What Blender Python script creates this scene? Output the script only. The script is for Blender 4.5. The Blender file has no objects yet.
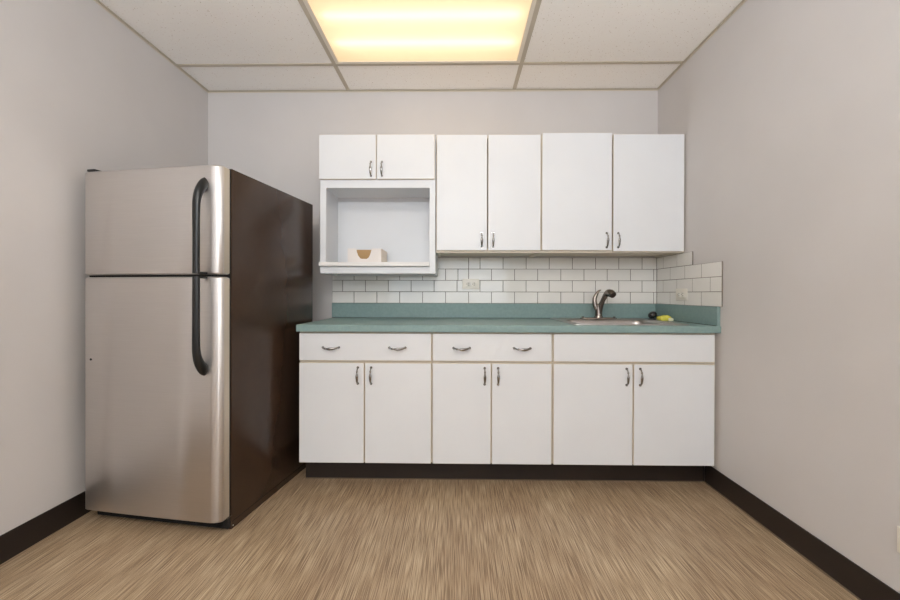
import bpy, bmesh, math, random
from mathutils import Vector, Matrix
random.seed(7)
scene = bpy.context.scene
col = scene.collection

# ------------------------------------------------------------------ materials
def new_mat(name, color=(.8, .8, .8), rough=.5, metal=0.0, spec=.5, coat=0.0):
    m = bpy.data.materials.new(name); m.use_nodes = True
    b = m.node_tree.nodes['Principled BSDF']
    b.inputs['Base Color'].default_value = (*color, 1)
    b.inputs['Roughness'].default_value = rough
    b.inputs['Metallic'].default_value = metal
    b.inputs['Specular IOR Level'].default_value = spec
    b.inputs['Coat Weight'].default_value = coat
    return m

def noise_mat(name, c1, c2, scale=(1, 1, 1), nscale=5, rough=.5, metal=0, spec=.5,
              bump=0.0, bscale=None, detail=4, lo=.3, hi=.7, bdist=.002, coat=0.0):
    """two-tone procedural noise in object space, optional bump"""
    m = new_mat(name, c1, rough, metal, spec, coat)
    nt = m.node_tree; N = nt.nodes; L = nt.links; b = N['Principled BSDF']
    tc = N.new('ShaderNodeTexCoord'); mp = N.new('ShaderNodeMapping')
    mp.inputs['Scale'].default_value = scale
    L.new(tc.outputs['Object'], mp.inputs['Vector'])
    n = N.new('ShaderNodeTexNoise'); n.inputs['Scale'].default_value = nscale
    n.inputs['Detail'].default_value = detail
    L.new(mp.outputs[0], n.inputs['Vector'])
    r = N.new('ShaderNodeValToRGB')
    r.color_ramp.elements[0].position = lo; r.color_ramp.elements[0].color = (*c1, 1)
    r.color_ramp.elements[1].position = hi; r.color_ramp.elements[1].color = (*c2, 1)
    L.new(n.outputs['Fac'], r.inputs[0]); L.new(r.outputs[0], b.inputs['Base Color'])
    if bump:
        n2 = N.new('ShaderNodeTexNoise'); n2.inputs['Scale'].default_value = bscale or nscale
        n2.inputs['Detail'].default_value = 3
        L.new(mp.outputs[0], n2.inputs['Vector'])
        bp = N.new('ShaderNodeBump'); bp.inputs['Strength'].default_value = bump
        bp.inputs['Distance'].default_value = bdist
        L.new(n2.outputs['Fac'], bp.inputs['Height']); L.new(bp.outputs[0], b.inputs['Normal'])
    return m

def srgb(r, g, b):
    f = lambda c: (c/255/12.92 if c/255 <= .04045 else ((c/255+.055)/1.055)**2.4)
    return (f(r), f(g), f(b))

M = {}
M['wall'] = noise_mat('painted_wall', srgb(200, 196, 194), srgb(205, 201, 199), nscale=2.2, rough=.62, bump=.12, bscale=140, bdist=.001, spec=.35)
M['tile_ceiling'] = new_mat('acoustic_ceiling_tile', srgb(222, 214, 204), .95, spec=.1)
def ceiling_nodes(m):
    nt = m.node_tree; N = nt.nodes; L = nt.links; b = N['Principled BSDF']
    tc = N.new('ShaderNodeTexCoord')
    v = N.new('ShaderNodeTexVoronoi'); v.inputs['Scale'].default_value = 90
    n = N.new('ShaderNodeTexNoise'); n.inputs['Scale'].default_value = 85; n.inputs['Detail'].default_value = 5
    L.new(tc.outputs['Object'], v.inputs['Vector']); L.new(tc.outputs['Object'], n.inputs['Vector'])
    mul = N.new('ShaderNodeMath'); mul.operation = 'ADD'
    L.new(v.outputs['Distance'], mul.inputs[0]); L.new(n.outputs['Fac'], mul.inputs[1])
    r = N.new('ShaderNodeValToRGB')
    e = r.color_ramp.elements
    e[0].position = .50; e[0].color = (*srgb(205, 196, 184), 1)
    e[1].position = .66; e[1].color = (*srgb(255, 253, 250), 1)
    L.new(mul.outputs[0], r.inputs[0]); L.new(r.outputs[0], b.inputs['Base Color'])
    bp = N.new('ShaderNodeBump'); bp.inputs['Strength'].default_value = .3; bp.inputs['Distance'].default_value = .002
    L.new(mul.outputs[0], bp.inputs['Height']); L.new(bp.outputs[0], b.inputs['Normal'])
ceiling_nodes(M['tile_ceiling'])
M['grid'] = new_mat('ceiling_grid_metal', srgb(198, 189, 173), .5)

def floor_mat():
    m = new_mat('streaked_vinyl_floor', (.3, .2, .1), .42, spec=.4)
    nt = m.node_tree; N = nt.nodes; L = nt.links; b = N['Principled BSDF']
    tc = N.new('ShaderNodeTexCoord')
    def nz(sc, s, d=3, off=0):
        mp = N.new('ShaderNodeMapping'); mp.inputs['Scale'].default_value = sc
        mp.inputs['Location'].default_value = (off, off, 0)
        L.new(tc.outputs['Object'], mp.inputs['Vector'])
        n = N.new('ShaderNodeTexNoise'); n.inputs['Scale'].default_value = s; n.inputs['Detail'].default_value = d
        L.new(mp.outputs[0], n.inputs['Vector']); return n
    a = nz((1, .013, 1), 560, 2)
    c = nz((1, .013, 1), 290, 2, 7)
    d = nz((1, .35, 1), 5, 3, 3)
    mx = N.new('ShaderNodeMath'); mx.operation = 'MULTIPLY_ADD'; mx.inputs[1].default_value = .62
    h = N.new('ShaderNodeMath'); h.operation = 'MULTIPLY'; h.inputs[1].default_value = .38
    L.new(c.outputs['Fac'], h.inputs[0]); L.new(a.outputs['Fac'], mx.inputs[0]); L.new(h.outputs[0], mx.inputs[2])
    r = N.new('ShaderNodeValToRGB'); e = r.color_ramp.elements
    e[0].position = .41; e[0].color = (*srgb(118, 97, 74), 1)
    e[1].position = .59; e[1].color = (*srgb(194, 174, 146), 1)
    k = e.new(.50); k.color = (*srgb(160, 137, 109), 1)
    L.new(mx.outputs[0], r.inputs[0])
    r2 = N.new('ShaderNodeValToRGB'); e = r2.color_ramp.elements
    e[0].position = .35; e[0].color = (*srgb(232, 226, 222), 1)
    e[1].position = .65; e[1].color = (1, 1, 1, 1)
    L.new(d.outputs['Fac'], r2.inputs[0])
    mix = N.new('ShaderNodeMix'); mix.data_type = 'RGBA'; mix.blend_type = 'MULTIPLY'; mix.inputs['Factor'].default_value = 1
    L.new(r.outputs[0], mix.inputs['A']); L.new(r2.outputs[0], mix.inputs['B'])
    L.new(mix.outputs['Result'], b.inputs['Base Color'])
    bp = N.new('ShaderNodeBump'); bp.inputs['Strength'].default_value = .15; bp.inputs['Distance'].default_value = .001
    L.new(a.outputs['Fac'], bp.inputs['Height']); L.new(bp.outputs[0], b.inputs['Normal'])
    return m
M['floor'] = floor_mat()
M['base'] = noise_mat('dark_vinyl_base', srgb(36, 28, 24), srgb(42, 33, 28), nscale=8, rough=.45, spec=.4)
M['caulk'] = new_mat('beige_caulk', srgb(110, 94, 76), .7)
M['laminate'] = noise_mat('white_laminate', srgb(219, 221, 224), srgb(223, 225, 228), nscale=3, rough=.38, spec=.4, bump=.03, bscale=300, bdist=.0005)
M['edge'] = new_mat('cream_laminate_edge', srgb(222, 212, 196), .5)
M['carcass'] = noise_mat('cream_cabinet_board', srgb(214, 205, 190), srgb(220, 211, 197), nscale=6, rough=.55)
M['niche'] = noise_mat('white_melamine', srgb(228, 226, 224), srgb(232, 230, 228), nscale=4, rough=.5)
M['teal'] = noise_mat('teal_countertop_laminate', srgb(122, 146, 144), srgb(131, 154, 151), nscale=60, rough=.42, detail=6, spec=.4)
M['chrome'] = new_mat('chrome', (.30, .285, .27), .18, 1.0)
M['nickel'] = new_mat('brushed_nickel', (.29, .25, .22), .26, 1.0)
M['sinksteel'] = noise_mat('sink_stainless', (.42, .39, .37), (.50, .47, .45), scale=(1, 30, 1), nscale=20, rough=.3, metal=1.0)
M['steel'] = noise_mat('brushed_stainless_door', (.60, .57, .55), (.63, .60, .58), scale=(.6, .6, 60), nscale=14, rough=.47, metal=1.0, lo=.35, hi=.65)
M['steel_edge'] = new_mat('painted_door_return', srgb(190, 180, 165), .45, .3)
M['fridge_side'] = noise_mat('brown_black_textured_enamel', srgb(56, 41, 31), srgb(62, 46, 35), nscale=6, rough=.24, spec=.4)
M['black'] = new_mat('black_plastic', srgb(34, 32, 31), .35)
M['handle_black'] = new_mat('satin_black_handle', srgb(24, 24, 23), .3, spec=.45)
M['gasket'] = new_mat('black_rubber_gasket', srgb(20, 18, 17), .8)
M['tile'] = noise_mat('glazed_white_tile', srgb(226, 224, 219), srgb(232, 230, 226), nscale=5, rough=.08, spec=.6, bump=.06, bscale=18, bdist=.002)
M['grout'] = new_mat('grey_grout', srgb(120, 112, 103), .9)
M['plate'] = new_mat('ivory_outlet_plastic', srgb(228, 224, 214), .35)
M['slot'] = new_mat('dark_slot', srgb(45, 40, 38), .8)
M['fixture'] = new_mat('white_fixture_metal', srgb(236, 230, 216), .4)
M['card_white'] = new_mat('white_coated_cardboard', srgb(228, 222, 218), .6)
M['card_peach'] = new_mat('cream_cardboard_side', srgb(240, 228, 212), .65)
M['kraft'] = new_mat('kraft_cardboard', srgb(178, 146, 102), .8)
M['sponge'] = noise_mat('yellow_sponge', srgb(214, 204, 70), srgb(228, 222, 110), nscale=60, rough=.9, bump=.4, bscale=120)
M['sponge_white'] = new_mat('pale_sponge_corner', srgb(235, 233, 205), .9)
M['gloss_black'] = new_mat('glossy_black', srgb(22, 22, 24), .12, coat=.5)
M['screw'] = new_mat('bright_screw', (.7, .68, .65), .3, 1.0)

def emit_mat(name, color, strength):
    m = bpy.data.materials.new(name); m.use_nodes = True; nt = m.node_tree; nt.nodes.clear()
    e = nt.nodes.new('ShaderNodeEmission'); e.inputs[0].default_value = (*color, 1); e.inputs[1].default_value = strength
    o = nt.nodes.new('ShaderNodeOutputMaterial'); nt.links.new(e.outputs[0], o.inputs[0]); return m
LAMP_COL = (1.0, .75, .50)
TUBE_E = 2.8; LENS_E = .22
M['tube'] = emit_mat('fluorescent_tube_glow', (1.0, .83, .66), TUBE_E)
def lens_mat():
    m = bpy.data.materials.new('prismatic_lens'); m.use_nodes = True; nt = m.node_tree; nt.nodes.clear()
    tr = nt.nodes.new('ShaderNodeBsdfTranslucent'); tr.inputs[0].default_value = (.92, .90, .84, 1)
    e = nt.nodes.new('ShaderNodeEmission'); e.inputs[0].default_value = (*LAMP_COL, 1); e.inputs[1].default_value = LENS_E
    a = nt.nodes.new('ShaderNodeAddShader'); o = nt.nodes.new('ShaderNodeOutputMaterial')
    nt.links.new(tr.outputs[0], a.inputs[0]); nt.links.new(e.outputs[0], a.inputs[1]); nt.links.new(a.outputs[0], o.inputs[0])
    return m
M['lens'] = lens_mat()

# ------------------------------------------------------------------ mesh helpers
def bx(bm, x0, x1, y0, y1, z0, z1, bev=0.0, seg=2):
    b = bmesh.new()
    vs = [b.verts.new((x, y, z)) for z in (z0, z1) for x, y in ((x0, y0), (x1, y0), (x1, y1), (x0, y1))]
    for f in ((3, 2, 1, 0), (4, 5, 6, 7), (0, 1, 5, 4), (1, 2, 6, 5), (2, 3, 7, 6), (3, 0, 4, 7)):
        b.faces.new([vs[i] for i in f])
    if bev: bmesh.ops.bevel(b, geom=b.edges[:], offset=bev, segments=seg, profile=.5, affect='EDGES')
    merge(bm, b)

def merge(bm, b, mat=None):
    if mat is not None: bmesh.ops.transform(b, matrix=mat, verts=b.verts[:])
    me = bpy.data.meshes.new('t'); b.to_mesh(me); b.free(); bm.from_mesh(me); bpy.data.meshes.remove(me)

def prism(bm, pts, axis, a0, a1):
    """extrude closed 2D outline; axis 'x': pts=(y,z); 'z': pts=(x,y); 'y': pts=(x,z)"""
    def P(p, a):
        return {'x': (a, p[0], p[1]), 'y': (p[0], a, p[1]), 'z': (p[0], p[1], a)}[axis]
    A = [bm.verts.new(P(p, a0)) for p in pts]; B = [bm.verts.new(P(p, a1)) for p in pts]
    n = len(pts); fs = [bm.faces.new(A), bm.faces.new(B[::-1])]
    for i in range(n): fs.append(bm.faces.new((A[i], B[i], B[(i+1) % n], A[(i+1) % n])))
    bmesh.ops.recalc_face_normals(bm, faces=fs)

def cyl(bm, c, axis, r, h, r2=None, seg=24):
    b = bmesh.new()
    bmesh.ops.create_cone(b, cap_ends=True, segments=seg, radius1=r, radius2=r if r2 is None else r2, depth=h)
    z = Vector((0, 0, 1)); q = z.rotation_difference(Vector(axis).normalized())
    merge(bm, b, Matrix.Translation(c) @ q.to_matrix().to_4x4())

def ball(bm, c, r, sc=(1, 1, 1), rot=None):
    b = bmesh.new(); bmesh.ops.create_uvsphere(b, u_segments=24, v_segments=16, radius=r)
    m = Matrix.Translation(c) @ (rot or Matrix()) @ Matrix.Diagonal((*sc, 1)); merge(bm, b, m)

def sweep(bm, pts, radii, side=Vector((1, 0, 0)), seg=12):
    """tube through pts; radii list of (a along side, b across)"""
    pts = [Vector(p) for p in pts]; rings = []
    for i, p in enumerate(pts):
        t = (pts[min(i+1, len(pts)-1)] - pts[max(i-1, 0)]).normalized()
        s = (side - t*side.dot(t)).normalized(); u = t.cross(s)
        a, b = radii[i] if isinstance(radii, list) else radii
        rings.append([bm.verts.new(p + s*a*math.cos(k*2*math.pi/seg) + u*b*math.sin(k*2*math.pi/seg)) for k in range(seg)])
    fs = []
    for r0, r1 in zip(rings, rings[1:]):
        for k in range(seg): fs.append(bm.faces.new((r0[k], r0[(k+1) % seg], r1[(k+1) % seg], r1[k])))
    fs.append(bm.faces.new(rings[0][::-1])); fs.append(bm.faces.new(rings[-1]))
    bmesh.ops.recalc_face_normals(bm, faces=fs)

def spline(ctrl, n=8):
    """Catmull-Rom through ctrl (tuples of any length)"""
    out = []; c = [ctrl[0]] + list(ctrl) + [ctrl[-1]]
    for i in range(1, len(c)-2):
        for k in range(n):
            t = k/n
            out.append(tuple(.5*((2*b) + (-a+d)*t + (2*a-5*b+4*d-e)*t*t + (-a+3*b-3*d+e)*t**3)
                             for a, b, d, e in zip(c[i-1], c[i], c[i+1], c[i+2])))
    out.append(tuple(ctrl[-1])); return out

def obj(name, bm, mat, parent=None, smooth=None, loc=None, **props):
    me = bpy.data.meshes.new(name); bm.to_mesh(me); bm.free()
    mats = mat if isinstance(mat, (list, tuple)) else [mat]
    for m in mats: me.materials.append(M[m] if isinstance(m, str) else m)
    o = bpy.data.objects.new(name, me); col.objects.link(o)
    if smooth:
        for p in me.polygons: p.use_smooth = True
        me.set_sharp_from_angle(angle=math.radians(smooth))
    if parent is not None: o.parent = parent
    if loc is not None: o.location = loc
    for k, v in props.items(): o[k] = v
    return o

def thing(name, label, cat, loc=(0, 0, 0), rz=0, group=None):
    o = bpy.data.objects.new(name, None); o.empty_display_size = .1; col.objects.link(o)
    o.location = loc; o.rotation_euler = (0, 0, rz); o['label'] = label; o['category'] = cat
    if group: o['group'] = group
    return o

def part(name, mat, parent, boxes, bev=.0, smooth=None, **props):
    """boxes are in the parent's local frame"""
    bm = bmesh.new()
    for b in boxes: bx(bm, *b[:6], bev=b[6] if len(b) > 6 else bev)
    return obj(name, bm, mat, parent, smooth, **props)

# ------------------------------------------------------------------ room shell
XL, XR, D, H = -1.714, 1.356, 2.633, 2.4105
YF = -2.2; T = .12
def struct(name, mat, boxes, **k):
    bm = bmesh.new()
    for b in boxes: bx(bm, *b)
    o = obj(name, bm, mat, **k); o['kind'] = 'structure'; return o
struct('floor', 'floor', [(XL, XR, YF, D, -.1, 0)])
struct('wall_back', 'wall', [(XL-T, XR+T, D, D+T, -.1, H+.3)])
struct('wall_left', 'wall', [(XL-T, XL, YF, D, -.1, H+.3)])
struct('wall_right', 'wall', [(XR, XR+T, YF, D, -.1, H+.3)])
# wall behind the camera with an added, unseen window for fill light
WX0, WX1, WZ0, WZ1 = -1.35, 1.0, .75, 2.1
struct('wall_front', 'wall', [(XL-T, WX0, YF-T, YF, -.1, H+.3), (WX1, XR+T, YF-T, YF, -.1, H+.3),
                              (WX0, WX1, YF-T, YF, -.1, WZ0), (WX0, WX1, YF-T, YF, WZ1, H+.3)])
w1 = struct('added_window_1', 'fixture', [(WX0, WX0+.05, YF-.09, YF-.03, WZ0, WZ1), (WX1-.05, WX1, YF-.09, YF-.03, WZ0, WZ1),
                               (WX0+.05, WX1-.05, YF-.09, YF-.03, WZ0, WZ0+.05), (WX0+.05, WX1-.05, YF-.09, YF-.03, WZ1-.05, WZ1),
                               (-.2, -.15, YF-.09, YF-.03, WZ0+.05, WZ1-.05)])

# ceiling: acoustic tiles, with the light openings left free
LX0, LX1 = -.745, .385
LY = [(1.72, 2.333), (-.72, -.107), (-1.94, -1.33)]
cb = []
TEES_X = [LX0, LX1]; crosses = [2.333, 1.72, 1.11, .50, -.107, -.72, -1.33, -1.94]
cb += [(XL, LX0, YF, D, H, H+.02), (LX1, XR, YF, D, H, H+.02)]
ys = [D] + crosses + [YF]
for a, b in zip(ys, ys[1:]):
    if any(abs(a-l1) < 1e-6 for l0, l1 in LY): continue
    cb.append((LX0, LX1, b, a, H, H+.02))
struct('ceiling', 'tile_ceiling', cb)
gb = []
gw = .012
for x in TEES_X: gb.append((x-gw, x+gw, YF, D, H-.004, H-.0005))
for y in crosses:
    for a, b in ((XL, LX0-gw), (LX0+gw, LX1-gw), (LX1+gw, XR)):
        gb.append((a, b, y-gw, y+gw, H-.0035, H-.0005))
struct('trim_1', 'grid', gb)                       # ceiling tees
aw = .014
struct('trim_2', 'grid', [(XL, XL+aw, YF, D, H-.006, H-.004), (XR-aw, XR, YF, D, H-.006, H-.004),
                          (XL+aw, XR-aw, D-aw, D, H-.006, H-.004),
                          (XL, XL+.001, YF, D, H-.014, H-.006), (XR-.001, XR, YF, D, H-.014, H-.006),
                          (XL+.001, XR-.001, D-.001, D, H-.014, H-.006)])  # wall angle
KY = 2.118
BH = .107
struct('baseboard_right', 'base', [(XR-.007, XR, YF, KY, 0, BH, .002)])
struct('baseboard_left', 'base', [(XL, XL+.007, YF, D, 0, BH, .002)])
struct('baseboard_back', 'base', [(XL+.007, -.86, D-.007, D, 0, BH, .002)])
struct('trim_3', 'caulk', [(XR-.011, XR-.007, YF, KY-.004, 0, .004), (-.8325, XR-.007, KY-.004, KY, 0, .004)])

# ------------------------------------------------------------------ ceiling lights
def make_light(label, y0, y1):
    cx, cy = (LX0+LX1)/2, (y0+y1)/2
    t = thing('ceiling_light', label, 'ceiling light', (cx, cy, H))
    hx, hy = (LX1-LX0)/2-.012, (y1-y0)/2-.012
    part('housing', 'fixture', t, [(-hx, hx, -hy, hy, .10, .105), (-hx, -hx+.004, -hy, hy, -.001, .10), (hx-.004, hx, -hy, hy, -.001, .10),
                                   (-hx+.004, hx-.004, -hy, -hy+.004, -.001, .10), (-hx+.004, hx-.004, hy-.004, hy, -.001, .10)])
    part('door_frame', 'fixture', t, [(-hx, -hx+.022, -hy, hy, -.008, -.0012, .002), (hx-.022, hx, -hy, hy, -.008, -.0012, .002),
                                      (-hx+.022, hx-.022, -hy, -hy+.022, -.008, -.0012, .002), (-hx+.022, hx-.022, hy-.022, hy, -.008, -.0012, .002)])
    part('diffuser', 'lens', t, [(-hx+.022, hx-.022, -hy+.022, hy-.022, -.0045, -.002)])
    for s in (-1, 1):
        bm = bmesh.new(); cyl(bm, (0, s*.105, .034), (1, 0, 0), .016, 2*hx-.12)
        obj('tube', bm, 'tube', t, 60)
    return t
make_light('recessed fluorescent ceiling light glowing warm above the cabinets', *LY[0])
make_light('added recessed fluorescent ceiling light, unseen behind the viewpoint, farther from the cabinets', *LY[1])  # rear fixture added out of view to brighten the room
make_light('added recessed fluorescent ceiling light, unseen, nearest the window wall', *LY[2])  # second added rear fixture, also unseen, for more fill

# ------------------------------------------------------------------ pulls
def pull_bm(vertical):
    bm = bmesh.new(); L = .042
    ctrl = [(-L, 0, 0, .0045, .0035), (-L*.93, .012, 0, .0035, .003), (-L*.72, .022, 0, .003, .0028), (-L*.55, .0255, 0, .0048, .0042),
            (-L*.4, .027, 0, .003, .0028), (0, .029, 0, .0062, .0038), (L*.4, .027, 0, .0055, .0036), (L*.72, .022, 0, .0045, .0032),
            (L*.93, .012, 0, .0038, .003), (L, 0, 0, .0045, .0035)]
    s = spline(ctrl, 5)
    if vertical:
        sweep(bm, [(0, -p[1]*.8, -p[0]) for p in s], [(p[3]*1.1, p[4]*1.1) for p in s], Vector((1, 0, 0)))
        cyl(bm, (0, -.0015, L), (0, 1, 0), .0065, .003); cyl(bm, (0, -.0015, -L), (0, 1, 0), .0065, .003)
    else:
        s2 = [(p[0], p[1], .006*((p[0]/L)**2) - .004, p[3]*1.25, p[4]*1.2) for p in s]
        sweep(bm, [(p[0], -p[1], p[2]) for p in s2], [(p[4], p[3]) for p in s2], Vector((0, 1, 0)))
        cyl(bm, (L, -.0015, .001), (0, 1, 0), .0065, .003); cyl(bm, (-L, -.0015, .001), (0, 1, 0), .0065, .003)
    return bm
def pull(parent, x, y, z, vertical):
    return obj('handle', pull_bm(vertical), 'chrome', parent, 50, loc=(x, y, z))

def panel(name, parent, x0, x1, y, z0, z1, th=.018):
    """slab door/drawer front with its face at y; white faces, cream edge banding"""
    bm = bmesh.new(); bx(bm, x0, x1, y, y+th, z0, z1, .0015, 1)
    o = obj(name, bm, ['laminate', 'edge'], parent)
    for p in o.data.polygons:
        if p.normal.y > -.75: p.material_index = 1
    return o

# ------------------------------------------------------------------ base cabinets
FY = 2.018; CB = D-.001; P_ = .016
def base_cab(label, x0, x1, dx0, split, dx1, pulls, sinkbase=False):
    t = thing('base_cabinet', label, 'cabinet', ((x0+x1)/2, 0, 0), group=None); ox = (x0+x1)/2
    fy = FY+.0195; zt = .8205; zb = .128
    boxes = [(x0-ox, x0-ox+P_, fy, CB, zb, zt), (x1-ox-P_, x1-ox, fy, CB, zb, zt),
             (x0-ox+P_, x1-ox-P_, fy, CB, zb, zb+P_), (x0-ox+P_, x1-ox-P_, CB-.006, CB, zb+P_, zt),
             (x0-ox+P_, x1-ox-P_, fy, fy+.02, .645, .675), (x0-ox+P_, x1-ox-P_, fy, fy+.02, zt-.03, zt),
             (split-ox-.02, split-ox+.02, fy, fy+.02, zb+P_, .645)]
    part('carcass', 'carcass', t, boxes)
    # plinth recessed behind the vinyl base
    part('plinth', 'base', t, [(x0-ox+.008, x1-ox-.008, KY+.005, KY+.02, .001, zb)])
    d = panel('drawer_front' if sinkbase else 'drawer', t, dx0-ox, dx1-ox, FY, .668, .812)
    for px in pulls: pull(d, px-ox, FY, .736, False)
    a = panel('door', t, dx0-ox, split-.003-ox, FY, .130, .656); pull(a, split-.035-ox, FY, .590, True)
    b = panel('door', t, split+.003-ox, dx1-ox, FY, .130, .656); pull(b, split+.035-ox, FY, .590, True)
    return t
base_cab('white two-door base cabinet with drawer at the left end, beside the refrigerator', -.832, -.1305, -.829, -.484, -.134, (-.661, -.311))
base_cab('middle white two-door base cabinet with two pulls on its drawer, between the other two', -.1295, .4995, -.126, .181, .495, (.025, .341))
base_cab('widest white base cabinet, under the sink, with a plain false front', .5005, 1.342, 0.505, .918, 1.337, (), True)
struct('trim_4', 'base', [(-.8325, XR-.007, KY-.0005, KY+.004, .004, .127, .001)])      # vinyl toe kick
struct('trim_5', 'carcass', [(1.3425, XR-.0005, FY+.03, FY+.045, .128, .82)])             # scribe filler at the wall

# ------------------------------------------------------------------ countertop
ct = thing('countertop', 'long teal laminate countertop over the white base cabinets', 'countertop')
CZ0, CZ1 = .821, .857
CX0, CX1 = -.8365, XR-.0008
SX0, SX1, SY0, SY1 = .632, 1.222, 2.066, 2.566       # sink cut-out
bm = bmesh.new()
fyc = 1.998; r = .006
prof = [(SY0, CZ0), (SY0, CZ1)] + [(fyc+r-r*math.sin(a), CZ1-r+r*math.cos(a)) for a in [i*math.pi/10 for i in range(6)]] + [(fyc, CZ0+.001), (fyc+.001, CZ0)]
prism(bm, prof, 'x', CX0, CX1)
bx(bm, CX0, SX0, SY0, D-.001, CZ0, CZ1); bx(bm, SX1, CX1, SY0, D-.001, CZ0, CZ1); bx(bm, SX0, SX1, SY1, D-.001, CZ0, CZ1)
obj('worktop', bm, 'teal', ct, 40)
part('backsplash_lip', 'teal', ct, [(-.851, XR-.021, D-.0205, D-.001, CZ1-.0001, .956, .0015)])
part('backsplash_lip', 'teal', ct, [(XR-.0175, XR-.0008, fyc+.006, D-.001, CZ1-.0001, .956, .0015)])
# dark caulk joint where lip meets worktop
part('joint', 'slot', ct, [(-.85, XR-.022, D-.0218, D-.0205, CZ1, CZ1+.0025), (XR-.0218, XR-.0205, fyc+.01, D-.0218, CZ1, CZ1+.0025)])

# ------------------------------------------------------------------ sink
sk = thing('kitchen_sink', 'stainless steel drop-in sink set in the teal countertop', 'sink', (.927, 2.316, CZ1))
def rrect(hx, hy, r, z, n=6, cx=0, cy=0):
    out = []
    for qx, qy, a0 in ((1, 1, 0), (-1, 1, 90), (-1, -1, 180), (1, -1, 270)):
        for i in range(n+1):
            a = math.radians(a0+90*i/n); out.append((cx+qx*(hx-r)+r*math.cos(a), cy+qy*(hy-r)+r*math.sin(a), z))
    return out
def loft(bm, rings, cap=True):
    R = [[bm.verts.new(p) for p in g] for g in rings]; n = len(R[0]); fs = []
    for a, b in zip(R, R[1:]):
        for k in range(n): fs.append(bm.faces.new((a[k], a[(k+1) % n], b[(k+1) % n], b[k])))
    if cap: fs.append(bm.faces.new(R[-1]))
    return fs
bm = bmesh.new()
by = -.035
loft(bm, [rrect(.312, .268, .03, .0003), rrect(.311, .267, .03, .004), rrect(.304, .260, .028, .0055), rrect(.298, .254, .026, .0035),
          rrect(.262, .202, .07, .003, cy=by), rrect(.255, .195, .066, -.001, cy=by), rrect(.250, .190, .064, -.02, cy=by), rrect(.238, .178, .06, -.15, cy=by),
          rrect(.205, .148, .05, -.175, cy=by), rrect(.05, .05, .045, -.18, cy=by)])
obj('basin', bm, 'sinksteel', sk, 50)
bm = bmesh.new(); cyl(bm, (0, by, -.178), (0, 0, 1), .042, .003); cyl(bm, (0, by, -.1755), (0, 0, 1), .012, .004)
obj('drain', bm, 'chrome', sk, 40)

# ------------------------------------------------------------------ faucet
fx, fyy, fz = .918, 2.515, CZ1+.0045
fc = thing('faucet', 'dark brushed nickel pull-out faucet with side lever behind the sink', 'faucet', (fx, fyy, fz))
bm = bmesh.new(); loft(bm, [rrect(.118, .026, .025, 0), rrect(.116, .024, .024, .006), rrect(.108, .018, .018, .009)])
obj('deck_plate', bm, 'nickel', fc, 40)
bm = bmesh.new(); cyl(bm, (0, 0, .014), (0, 0, 1), .027, .012, .024); cyl(bm, (0, 0, .05), (0, 0, 1), .023, .062, .019)
ball(bm, (-.002, 0, .081), .019, (1, 1, .7))
obj('body', bm, 'nickel', fc, 40)
bm = bmesh.new()
s = spline([(.002, 0, .03, .019, .019), (.008, -.010, .075, .0165, .0165), (.018, -.028, .120, .0145, .0145), (.028, -.046, .152, .0165, .0165), (.034, -.064, .166, .020, .020)], 6)
sweep(bm, [p[:3] for p in s], [(p[3], p[4]) for p in s], Vector((1, 0, 0)), 20)
obj('spout', bm, 'nickel', fc, 50)
bm = bmesh.new()
s = spline([(.032, -.058, .162, .020, .020), (.037, -.076, .167, .0235, .0235), (.044, -.098, .162, .024, .024), (.049, -.114, .153, .0205, .0205)], 6)
sweep(bm, [p[:3] for p in s], [(p[3], p[4]) for p in s], Vector((1, 0, 0)), 20)
sp = obj('spray_head', bm, 'nickel', fc, 60)
bm = bmesh.new()
s = spline([(-.010, 0, .06, .015, .014), (-.022, .004, .095, .015, .014), (-.022, .006, .13, .0135, .012), (-.010, .006, .16, .011, .010), (.004, .004, .180, .006, .005), (.016, .002, .186, .0035, .003)], 6)
sweep(bm, [p[:3] for p in s], [(p[3], p[4]) for p in s], Vector((1, 0, 0)), 14)
obj('lever', bm, 'nickel', fc, 50)
for sx in (-1, 1):
    bm = bmesh.new(); cyl(bm, (sx*.101, 0, .0115), (0, 0, 1), .008, .006); obj('hole_cap', bm, 'black', fc, 40)

# ------------------------------------------------------------------ things at the sink corner
sb = thing('scrub_brush', 'small glossy black round scrub brush in the back right corner of the countertop', 'brush', (1.262, 2.50, CZ1+.001))
bm = bmesh.new(); ball(bm, (-.004, 0, .030), .028, (1, .85, .8), Matrix.Rotation(math.radians(-25), 4, 'Y')); obj('knob', bm, 'gloss_black', sb, 80)
bm = bmesh.new()
s = spline([(.012, -.003, .022, .012, .01), (.032, -.012, .014, .010, .008), (.05, -.02, .008, .008, .006)], 5)
sweep(bm, [p[:3] for p in s], [(p[3], p[4]) for p in s], Vector((0, 1, 0))); obj('bristles', bm, 'gloss_black', sb, 60)
bm = bmesh.new(); cyl(bm, (-.002, 0, .003), (0, 0, 1), .018, .006, .016); obj('foot', bm, 'black', sb, 50)

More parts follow.
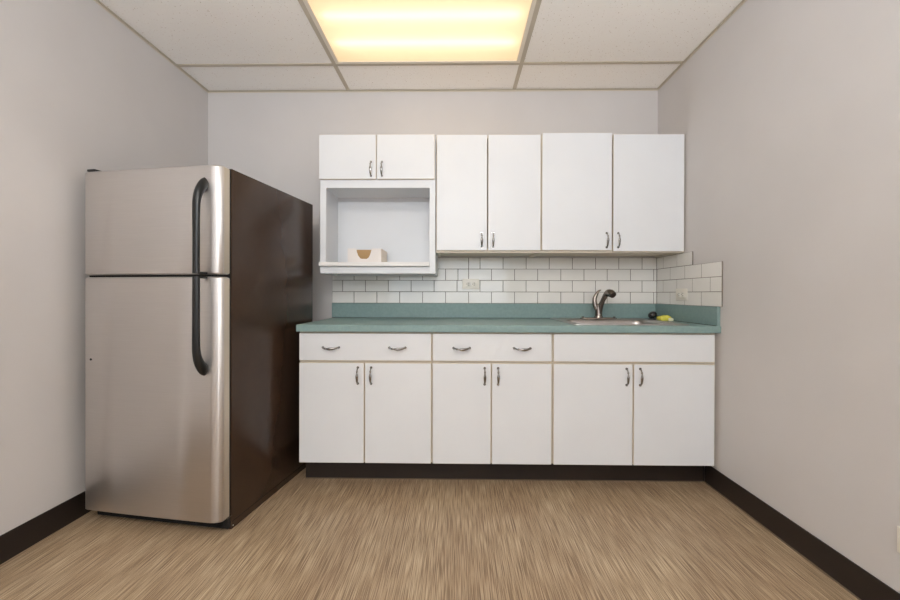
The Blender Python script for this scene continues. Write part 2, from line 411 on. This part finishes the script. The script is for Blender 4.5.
sg = thing('sponge', 'crumpled yellow sponge on the countertop just right of the sink', 'sponge', (1.288, 2.42, CZ1+.001))
def sponge(bm, x0, x1, y0, y1, z0, z1, amp, sd):
    b = bmesh.new(); bmesh.ops.create_cube(b, size=1)
    bmesh.ops.bevel(b, geom=b.edges[:], offset=.14, segments=3, affect='EDGES')
    bmesh.ops.subdivide_edges(b, edges=b.edges[:], cuts=2, use_grid_fill=True)
    rnd = random.Random(sd); ph = [rnd.uniform(0, 6) for _ in range(4)]
    for v in b.verts:
        x, y, z = v.co
        f = amp*(math.sin(x*7+ph[0])+math.sin(y*6+x*4+ph[1]))*.5
        v.co = ((x0+x1)/2+x*(x1-x0), (y0+y1)/2+y*(y1-y0), (z0+z1)/2+z*(z1-z0)+f*(z+.5))
    merge(bm, b)
bm = bmesh.new(); sponge(bm, -.032, .032, -.035, .035, 0, .029, .007, 3); obj('pad', bm, 'sponge', sg, 60)
bm = bmesh.new(); sponge(bm, .008, .034, -.049, -.028, 0, .016, .003, 5); obj('pale_corner', bm, 'sponge_white', sg, 60, label='pale cream corner')

# ------------------------------------------------------------------ tile backsplashes
def tile_run(bm, u0, u1, z0, z1, joints, put):
    """tiles between joints (sorted) clipped to u0..u1; put(bm,u0,u1,z0,z1)"""
    js = [u0-.0015] + sorted(j for j in joints if u0+.006 < j < u1-.006) + [u1+.0015]
    for a, b in zip(js, js[1:]): put(bm, a+.0018, b-.0018, z0, z1)
TZ = [.9565+.0777*i for i in range(5)]; TP = .1562
def jl(phase, skip=(), extra=()):
    out = [phase+TP*k for k in range(-12, 12)]
    return [j for j in out if not any(abs(j-s) < .02 for s in skip)] + list(extra)
tb = thing('tile_backsplash', 'white subway tile backsplash on the back wall below the wall cabinets', 'backsplash')
part('grout', 'grout', tb, [(-.851, XR-.0005, D-.0072, D-.0005, .9565, 1.267)])
bm = bmesh.new()
pb = lambda bm, a, b, z0, z1: bx(bm, a, b, D-.0085, D-.004, z0, z1, .0011, 1)
A, B = .235, .313
rows = [jl(A), jl(B), jl(A, extra=(.007,)), jl(B, skip=(0.0007,), extra=(.079,))]
for i in range(4): tile_run(bm, -.851, XR-.0095, TZ[i]+.0015, TZ[i+1]-.0015, rows[i], pb)
obj('tiles', bm, 'tile', tb, 30)
ts = thing('tile_backsplash', 'shorter white subway tile backsplash on the right wall, stepped at its top front corner', 'backsplash')
part('grout', 'grout', ts, [(XR-.0074, XR-.0005, 1.987, D-.009, .9565, TZ[3]), (XR-.0074, XR-.0005, 2.234, D-.009, TZ[3], 1.267)])
bm = bmesh.new()
ps = lambda bm, a, b, z0, z1: bx(bm, XR-.0085, XR-.004, a, b, z0, z1, .0011, 1)
A2, B2 = 2.305, 2.231
for i, (j, s) in enumerate(((jl(A2), 1.987), (jl(B2), 1.987), (jl(A2), 1.987), (jl(B2), 2.234))):
    tile_run(bm, s, D-.0095, TZ[i]+.0015, TZ[i+1]-.0015, j, ps)
obj('tiles', bm, 'tile', ts, 30)

# ------------------------------------------------------------------ outlets
def outlet(label, loc, rz, horizontal=True):
    """built facing local -Y, plate back at y=0"""
    t = thing('power_outlet', label, 'outlet', loc, rz)
    def R(a0, a1, b0, b1): return (a0, a1, b0, b1) if horizontal else (b0, b1, a0, a1)
    x0, x1, z0, z1 = R(-.057, .057, -.035, .035)
    part('plate', 'plate', t, [(x0, x1, -.006, 0, z0, z1, .002)], smooth=40)
    for s in (-1, 1):
        x0, x1, z0, z1 = R(s*.0195-.0145, s*.0195+.0145, -.017, .017)
        rc = part('receptacle', 'plate', t, [(x0, x1, -.009, -.0055, z0, z1, .0015)], smooth=40)
        sl = []
        for q in (-1, 1):
            x0, x1, z0, z1 = R(s*.0195-.001, s*.0195+.008, q*.0065-.0012, q*.0065+.0012); sl.append((x0, x1, -.0094, -.0088, z0, z1))
        x0, x1, z0, z1 = R(s*.0195-.009, s*.0195-.005, -.0022, .0022); sl.append((x0, x1, -.0094, -.0088, z0, z1))
        part('slots', 'slot', rc, sl)
    bm = bmesh.new(); cyl(bm, (0, -.0065, 0), (0, 1, 0), .003, .002); obj('screw', bm, 'screw', t, 40)
    return t
outlet('horizontal ivory outlet plate on the back wall tiles', (.094, D-.0087, 1.087), 0)
outlet('horizontal ivory outlet plate on the right wall tiles near the sink', (XR-.0087, 2.33, 1.02), math.radians(-90))
outlet('ivory outlet low on the right wall, cut off by the picture edge', (XR-.0002, 1.201-.057, .272), math.radians(-90)).scale = (1, 1, 1.15)

# ------------------------------------------------------------------ wall cabinets
UY = 2.308; uf = UY+.019; UT = 1.971
def upper(label, x0, x1, doors, split, zb):
    ox = (x0+x1)/2; t = thing('wall_cabinet', label, 'cabinet', (ox, 0, 0))
    part('carcass', 'carcass', t, [(x0-ox, x0-ox+P_, uf, CB, zb, UT-.002), (x1-ox-P_, x1-ox, uf, CB, zb, UT-.002),
                                   (x0-ox+P_, x1-ox-P_, uf, CB, UT-.018, UT-.002), (x0-ox+P_, x1-ox-P_, uf, CB-.006, zb+.010, zb+.026),
                                   (x0-ox+P_, x1-ox-P_, CB-.006, CB, zb+.010, UT-.018), (x0-ox+P_, x1-ox-P_, uf, uf+.018, zb, zb+.010)])
    for i, (a, b, z0, z1) in enumerate(doors):
        d = panel('door', t, a-ox, b-ox, UY, z0, z1)
        pull(d, (split-.035 if i == 0 else split+.033)-ox, UY, 1.341, True)
    return t
upper('middle wall cabinet with two narrow tall doors, right of the open niche', -.1255, .5025, [(-.122, .179, 1.280, 1.971), (.185, .497, 1.280, 1.970)], .182, 1.2685)
upper('right wall cabinet above the sink with two wide doors', .5035, 1.3545, [(.506, .920, 1.281, 1.980), (.928, 1.346, 1.275, 1.970)], .924, 1.2685)

# niche cabinet (doors above, open microwave niche below)
nx0, nx1 = -.829, -.1305; ox = (nx0+nx1)/2
nc = thing('wall_cabinet', 'left wall cabinet with two short doors above an open niche', 'cabinet', (ox, 0, 0))
g = lambda *b: (b[0]-ox, b[1]-ox, *b[2:])
zt0 = 1.142
part('carcass', 'laminate', nc, [g(nx0, nx0+P_, uf+.0205, CB, zt0, UT), g(nx1-P_, nx1, uf+.0205, CB, zt0, UT), g(nx0+P_, nx1-P_, uf+.0205, CB, UT-.018, UT),
                                 g(nx0+P_, nx1-P_, uf+.0205, CB, 1.672, 1.69), g(nx0+P_, nx1-P_, CB-.008, CB, zt0, UT-.018)])
part('face_frame', 'laminate', nc, [g(nx0, nx0+.036, UY+.0185, uf+.02, zt0, UT-.001, .001), g(nx1-.036, nx1, UY+.0185, uf+.02, zt0, UT-.001, .001),
                                    g(nx0+.036, nx1-.036, UY+.0185, uf+.02, 1.659, UT-.001, .001), g(nx0+.036, nx1-.036, UY+.0185, uf+.02, zt0, 1.185, .001)])
part('shelf', 'niche', nc, [g(nx0+P_+.001, nx1-P_-.001, uf+.021, CB-.009, 1.186, 1.206), g(nx0-.002, nx1-.036, UY-.004, uf+.0205, 1.186, 1.210, .0015)])
for i, (a, b) in enumerate(((-.831, -.487), (-.481, -.136))):
    d = panel('door', nc, a-ox, b-ox, UY, 1.708, 1.974)
    pull(d, (-.517 if i == 0 else -.451)-ox, UY, 1.768, True)

# cardboard box in the niche
bxx = thing('cardboard_box', 'small open white cardboard box with a scooped front, inside the open niche', 'box', (-.571, 2.372, 1.2065))
W2, HB, DB = .104, .092, .2
bm = bmesh.new()
cut = [(-.050, HB), (-.047, HB-.022), (-.038, HB-.045), (-.026, HB-.060), (-.016, HB-.064), (.014, HB-.064), (.026, HB-.056), (.036, HB-.036), (.043, HB-.012), (.045, HB)]
prism(bm, [(-W2, 0), (-W2, HB)] + cut + [(W2, HB), (W2, 0)], 'y', 0, .002)
obj('front_panel', bm, 'card_white', bxx)
part('side_panel', 'card_peach', bxx, [(W2-.002, W2, .0021, DB, 0, HB)]); part('side_panel', 'card_peach', bxx, [(-W2, -W2+.002, .0021, DB, 0, HB)])
part('inner_panel', 'kraft', bxx, [(-W2+.0021, W2-.0021, .06, .062, .002, HB-.001), (-W2+.0021, W2-.0021, .0021, .06, 0, .002)])
part('back_panel', 'card_white', bxx, [(-W2+.0021, W2-.0021, DB-.002, DB, 0, HB)])

# ------------------------------------------------------------------ refrigerator (local: +x right, -y out of the doors)
FR = thing('refrigerator', 'stainless steel top-freezer refrigerator with dark brown side against the left wall', 'refrigerator', (-.9715, 1.6505, 0), -.1476)
FW, FD, FH, DT = .673, .680, 1.557, .069
bm = bmesh.new(); bx(bm, -FW, 0, 0, FD, .03, FH, .004); 
bx(bm, -FW+.004, 0, 0, FD-.01, .0, .03)
obj('cabinet_body', bm, 'fridge_side', FR, 30)
SEAM = 1.094
part('gasket', 'gasket', FR, [(-FW+.003, -.005, -.0125, .0, .07, FH-.006), (-FW+.004, -.006, -.05, -.0125, SEAM-.004, SEAM+.003)])
part('kick_grille', 'gasket', FR, [(-FW+.004, -.004, -.016, -.001, .010, .052)] + [(-FW+.03, -.03, -.020, -.016, z, z+.004) for z in (.014, .023, .032, .041)])
def door_bm(z0, z1):
    bm = bmesh.new(); pts = []
    y0, y1 = -DT, -.0125; n = 10
    rx, ry = .052, .026
    for i in range(n+1):
        a = math.pi/2*i/n; pts.append((-rx+rx*math.sin(a), y0+ry-ry*math.cos(a)))
    pts += [(0, y1), (-FW, y1)]
    for i in range(n+1):
        a = math.pi/2*(1-i/n); pts.append((-FW+.012-.012*math.sin(a), y0+.010-.010*math.cos(a)))
    # faint crown across the face
    m = 8
    for i in range(1, m):
        x = -FW+.012+(FW-.012-rx)*i/m; pts.append((x, y0-.0035*math.sin(math.pi*i/m)))
    def ring(z, ins):
        cx_, cy_ = -FW/2, (y0+y1)/2
        return [(cx_+(p[0]-cx_)*(1-ins/(FW/2)), min(y1, cy_+(p[1]-cy_)*(1-ins/((y1-y0)/2))), z) for p in pts]
    R = [ring(z0, .008), ring(z0+.0025, .003), ring(z0+.007, 0), ring(z1-.007, 0), ring(z1-.0025, .003), ring(z1, .008)]
    V = [[bm.verts.new(p) for p in g_] for g_ in R]; k = len(pts)
    for a, b in zip(V, V[1:]):
        for i in range(k): bm.faces.new((a[i], a[(i+1) % k], b[(i+1) % k], b[i]))
    bm.faces.new(V[0][::-1]); bm.faces.new(V[-1])
    bmesh.ops.recalc_face_normals(bm, faces=bm.faces[:])
    return bm
def fr_door(name, z0, z1):
    o = obj(name, door_bm(z0, z1), ['steel', 'steel_edge'], FR, 35)
    for p in o.data.polygons:
        if abs(p.normal.x) > .985 and p.area > .005: p.material_index = 1
    return o
SEAM = 1.094
fd = fr_door('freezer_door', SEAM+.004, FH-.002)
rd = fr_door('fridge_door', .058, SEAM-.005)
hx = -.064
def fhandle(ctrl, parent):
    bm = bmesh.new(); s = spline(ctrl, 8)
    sweep(bm, [(p[0], p[1], p[2]) for p in s], [(p[3], p[4]) for p in s], Vector((1, 0, 0)), 18)
    obj('handle', bm, 'handle_black', parent, 60)
yo = -DT-.050
fhandle([(hx, -DT+.002, 1.476, .012, .026), (hx, -DT-.014, 1.466, .0150, .023), (hx, -DT-.034, 1.438, .0170, .018), (hx, yo+.003, 1.398, .0170, .013), (hx, yo, 1.35, .0165, .011),
         (hx, yo, 1.25, .015, .011), (hx, yo, 1.14, .015, .011), (hx, yo, 1.099, .015, .011)], fd)
fhandle([(hx, -DT+.002, .698, .010, .024), (hx, -DT-.014, .708, .0155, .024), (hx, -DT-.034, .735, .0175, .019), (hx, yo+.003, .775, .0175, .013), (hx, yo, .82, .017, .011),
         (hx, yo, .90, .016, .011), (hx, yo, 1.02, .016, .011), (hx, yo, 1.088, .015, .011)], rd)
part('handle_bracket', 'handle_black', FR, [(hx-.009, hx+.009, yo+.006, -DT-.0005, 1.098, 1.107, .002), (hx-.009, hx+.009, yo+.006, -DT-.0005, 1.080, 1.089, .002)], smooth=40)
bm = bmesh.new(); bx(bm, -FW+.002, -FW+.045, -DT+.008, .05, FH, FH+.012, .005); obj('hinge_cover', bm, 'black', FR, 40)
bm = bmesh.new(); cyl(bm, (-.635, -DT-.0012, .727), (0, 1, 0), .005, .003); obj('plug_button', bm, 'black', FR, 40)
bm = bmesh.new(); cyl(bm, (.0006, .01, .012), (1, 0, 0), .003, .002); obj('screw', bm, 'screw', FR, 40)
bm = bmesh.new(); bx(bm, -.03, .004, -.028, -.003, .060, .0645, .001); obj('hinge', bm, 'chrome', FR)

# ------------------------------------------------------------------ lights
def area(name, loc, rot, sx, sy, power, color):
    l = bpy.data.lights.new(name, 'AREA'); l.shape = 'RECTANGLE'; l.size = sx; l.size_y = sy; l.energy = power; l.color = color
    o = bpy.data.objects.new(name, l); o.location = loc; o.rotation_euler = rot; col.objects.link(o); return o
area('window_fill', ((WX0+WX1)/2, YF-.16, (WZ0+WZ1)/2), (math.radians(90), 0, 0), WX1-WX0, WZ1-WZ0, 24, (.90, .95, 1.0))  # added cool fill shining in through the unseen window
area('ceiling_bounce_fill', (-.15, -.8, 1.85), (math.radians(158), 0, 0), 1.5, .5, 80, (.90, .95, 1.0))  # unseen soft fill added behind the camera, aimed up to brighten the ceiling
for i, (y0, y1) in enumerate(LY[1:]):
    area('rear_ceiling_fill', ((LX0+LX1)/2, (y0+y1)/2, H-.012), (0, 0, 0), 1.06, .55, 12, (1.0, .96, .92))  # extra fill added just under the unseen rear fixtures

w = bpy.data.worlds.new('world'); scene.world = w; w.use_nodes = True
w.node_tree.nodes['Background'].inputs[0].default_value = (.75, .85, 1, 1); w.node_tree.nodes['Background'].inputs[1].default_value = 1.0

# ------------------------------------------------------------------ camera
cam = bpy.data.cameras.new('camera'); co = bpy.data.objects.new('camera', cam); col.objects.link(co)
cam.sensor_width = 36; cam.lens = 385.92/900*36; cam.shift_x = (450-451.34)/900; cam.shift_y = (295.29-300)/900; cam.clip_start = .02
Rr = Vector((.99989248, .01445254, .00248051)); Fw = Vector((-.01444615, .99989233, -.00257621)); Up = Vector((-.00251747, .0025401, .99999361))
m = Matrix((Rr, Up, -Fw)).transposed().to_4x4(); m.translation = (0, 0, 1.0174)
co.matrix_world = m
scene.camera = co
scene.view_settings.view_transform = 'Standard'; scene.view_settings.look = 'None'
scene.view_settings.exposure = 0.0; scene.view_settings.gamma = 1; scene.view_settings.use_curve_mapping = False
scene.cycles.max_bounces = 12; scene.cycles.diffuse_bounces = 7; scene.cycles.transmission_bounces = 8; scene.cycles.glossy_bounces = 4
scene.cycles.use_denoising = True; scene.cycles.sample_clamp_indirect = 6
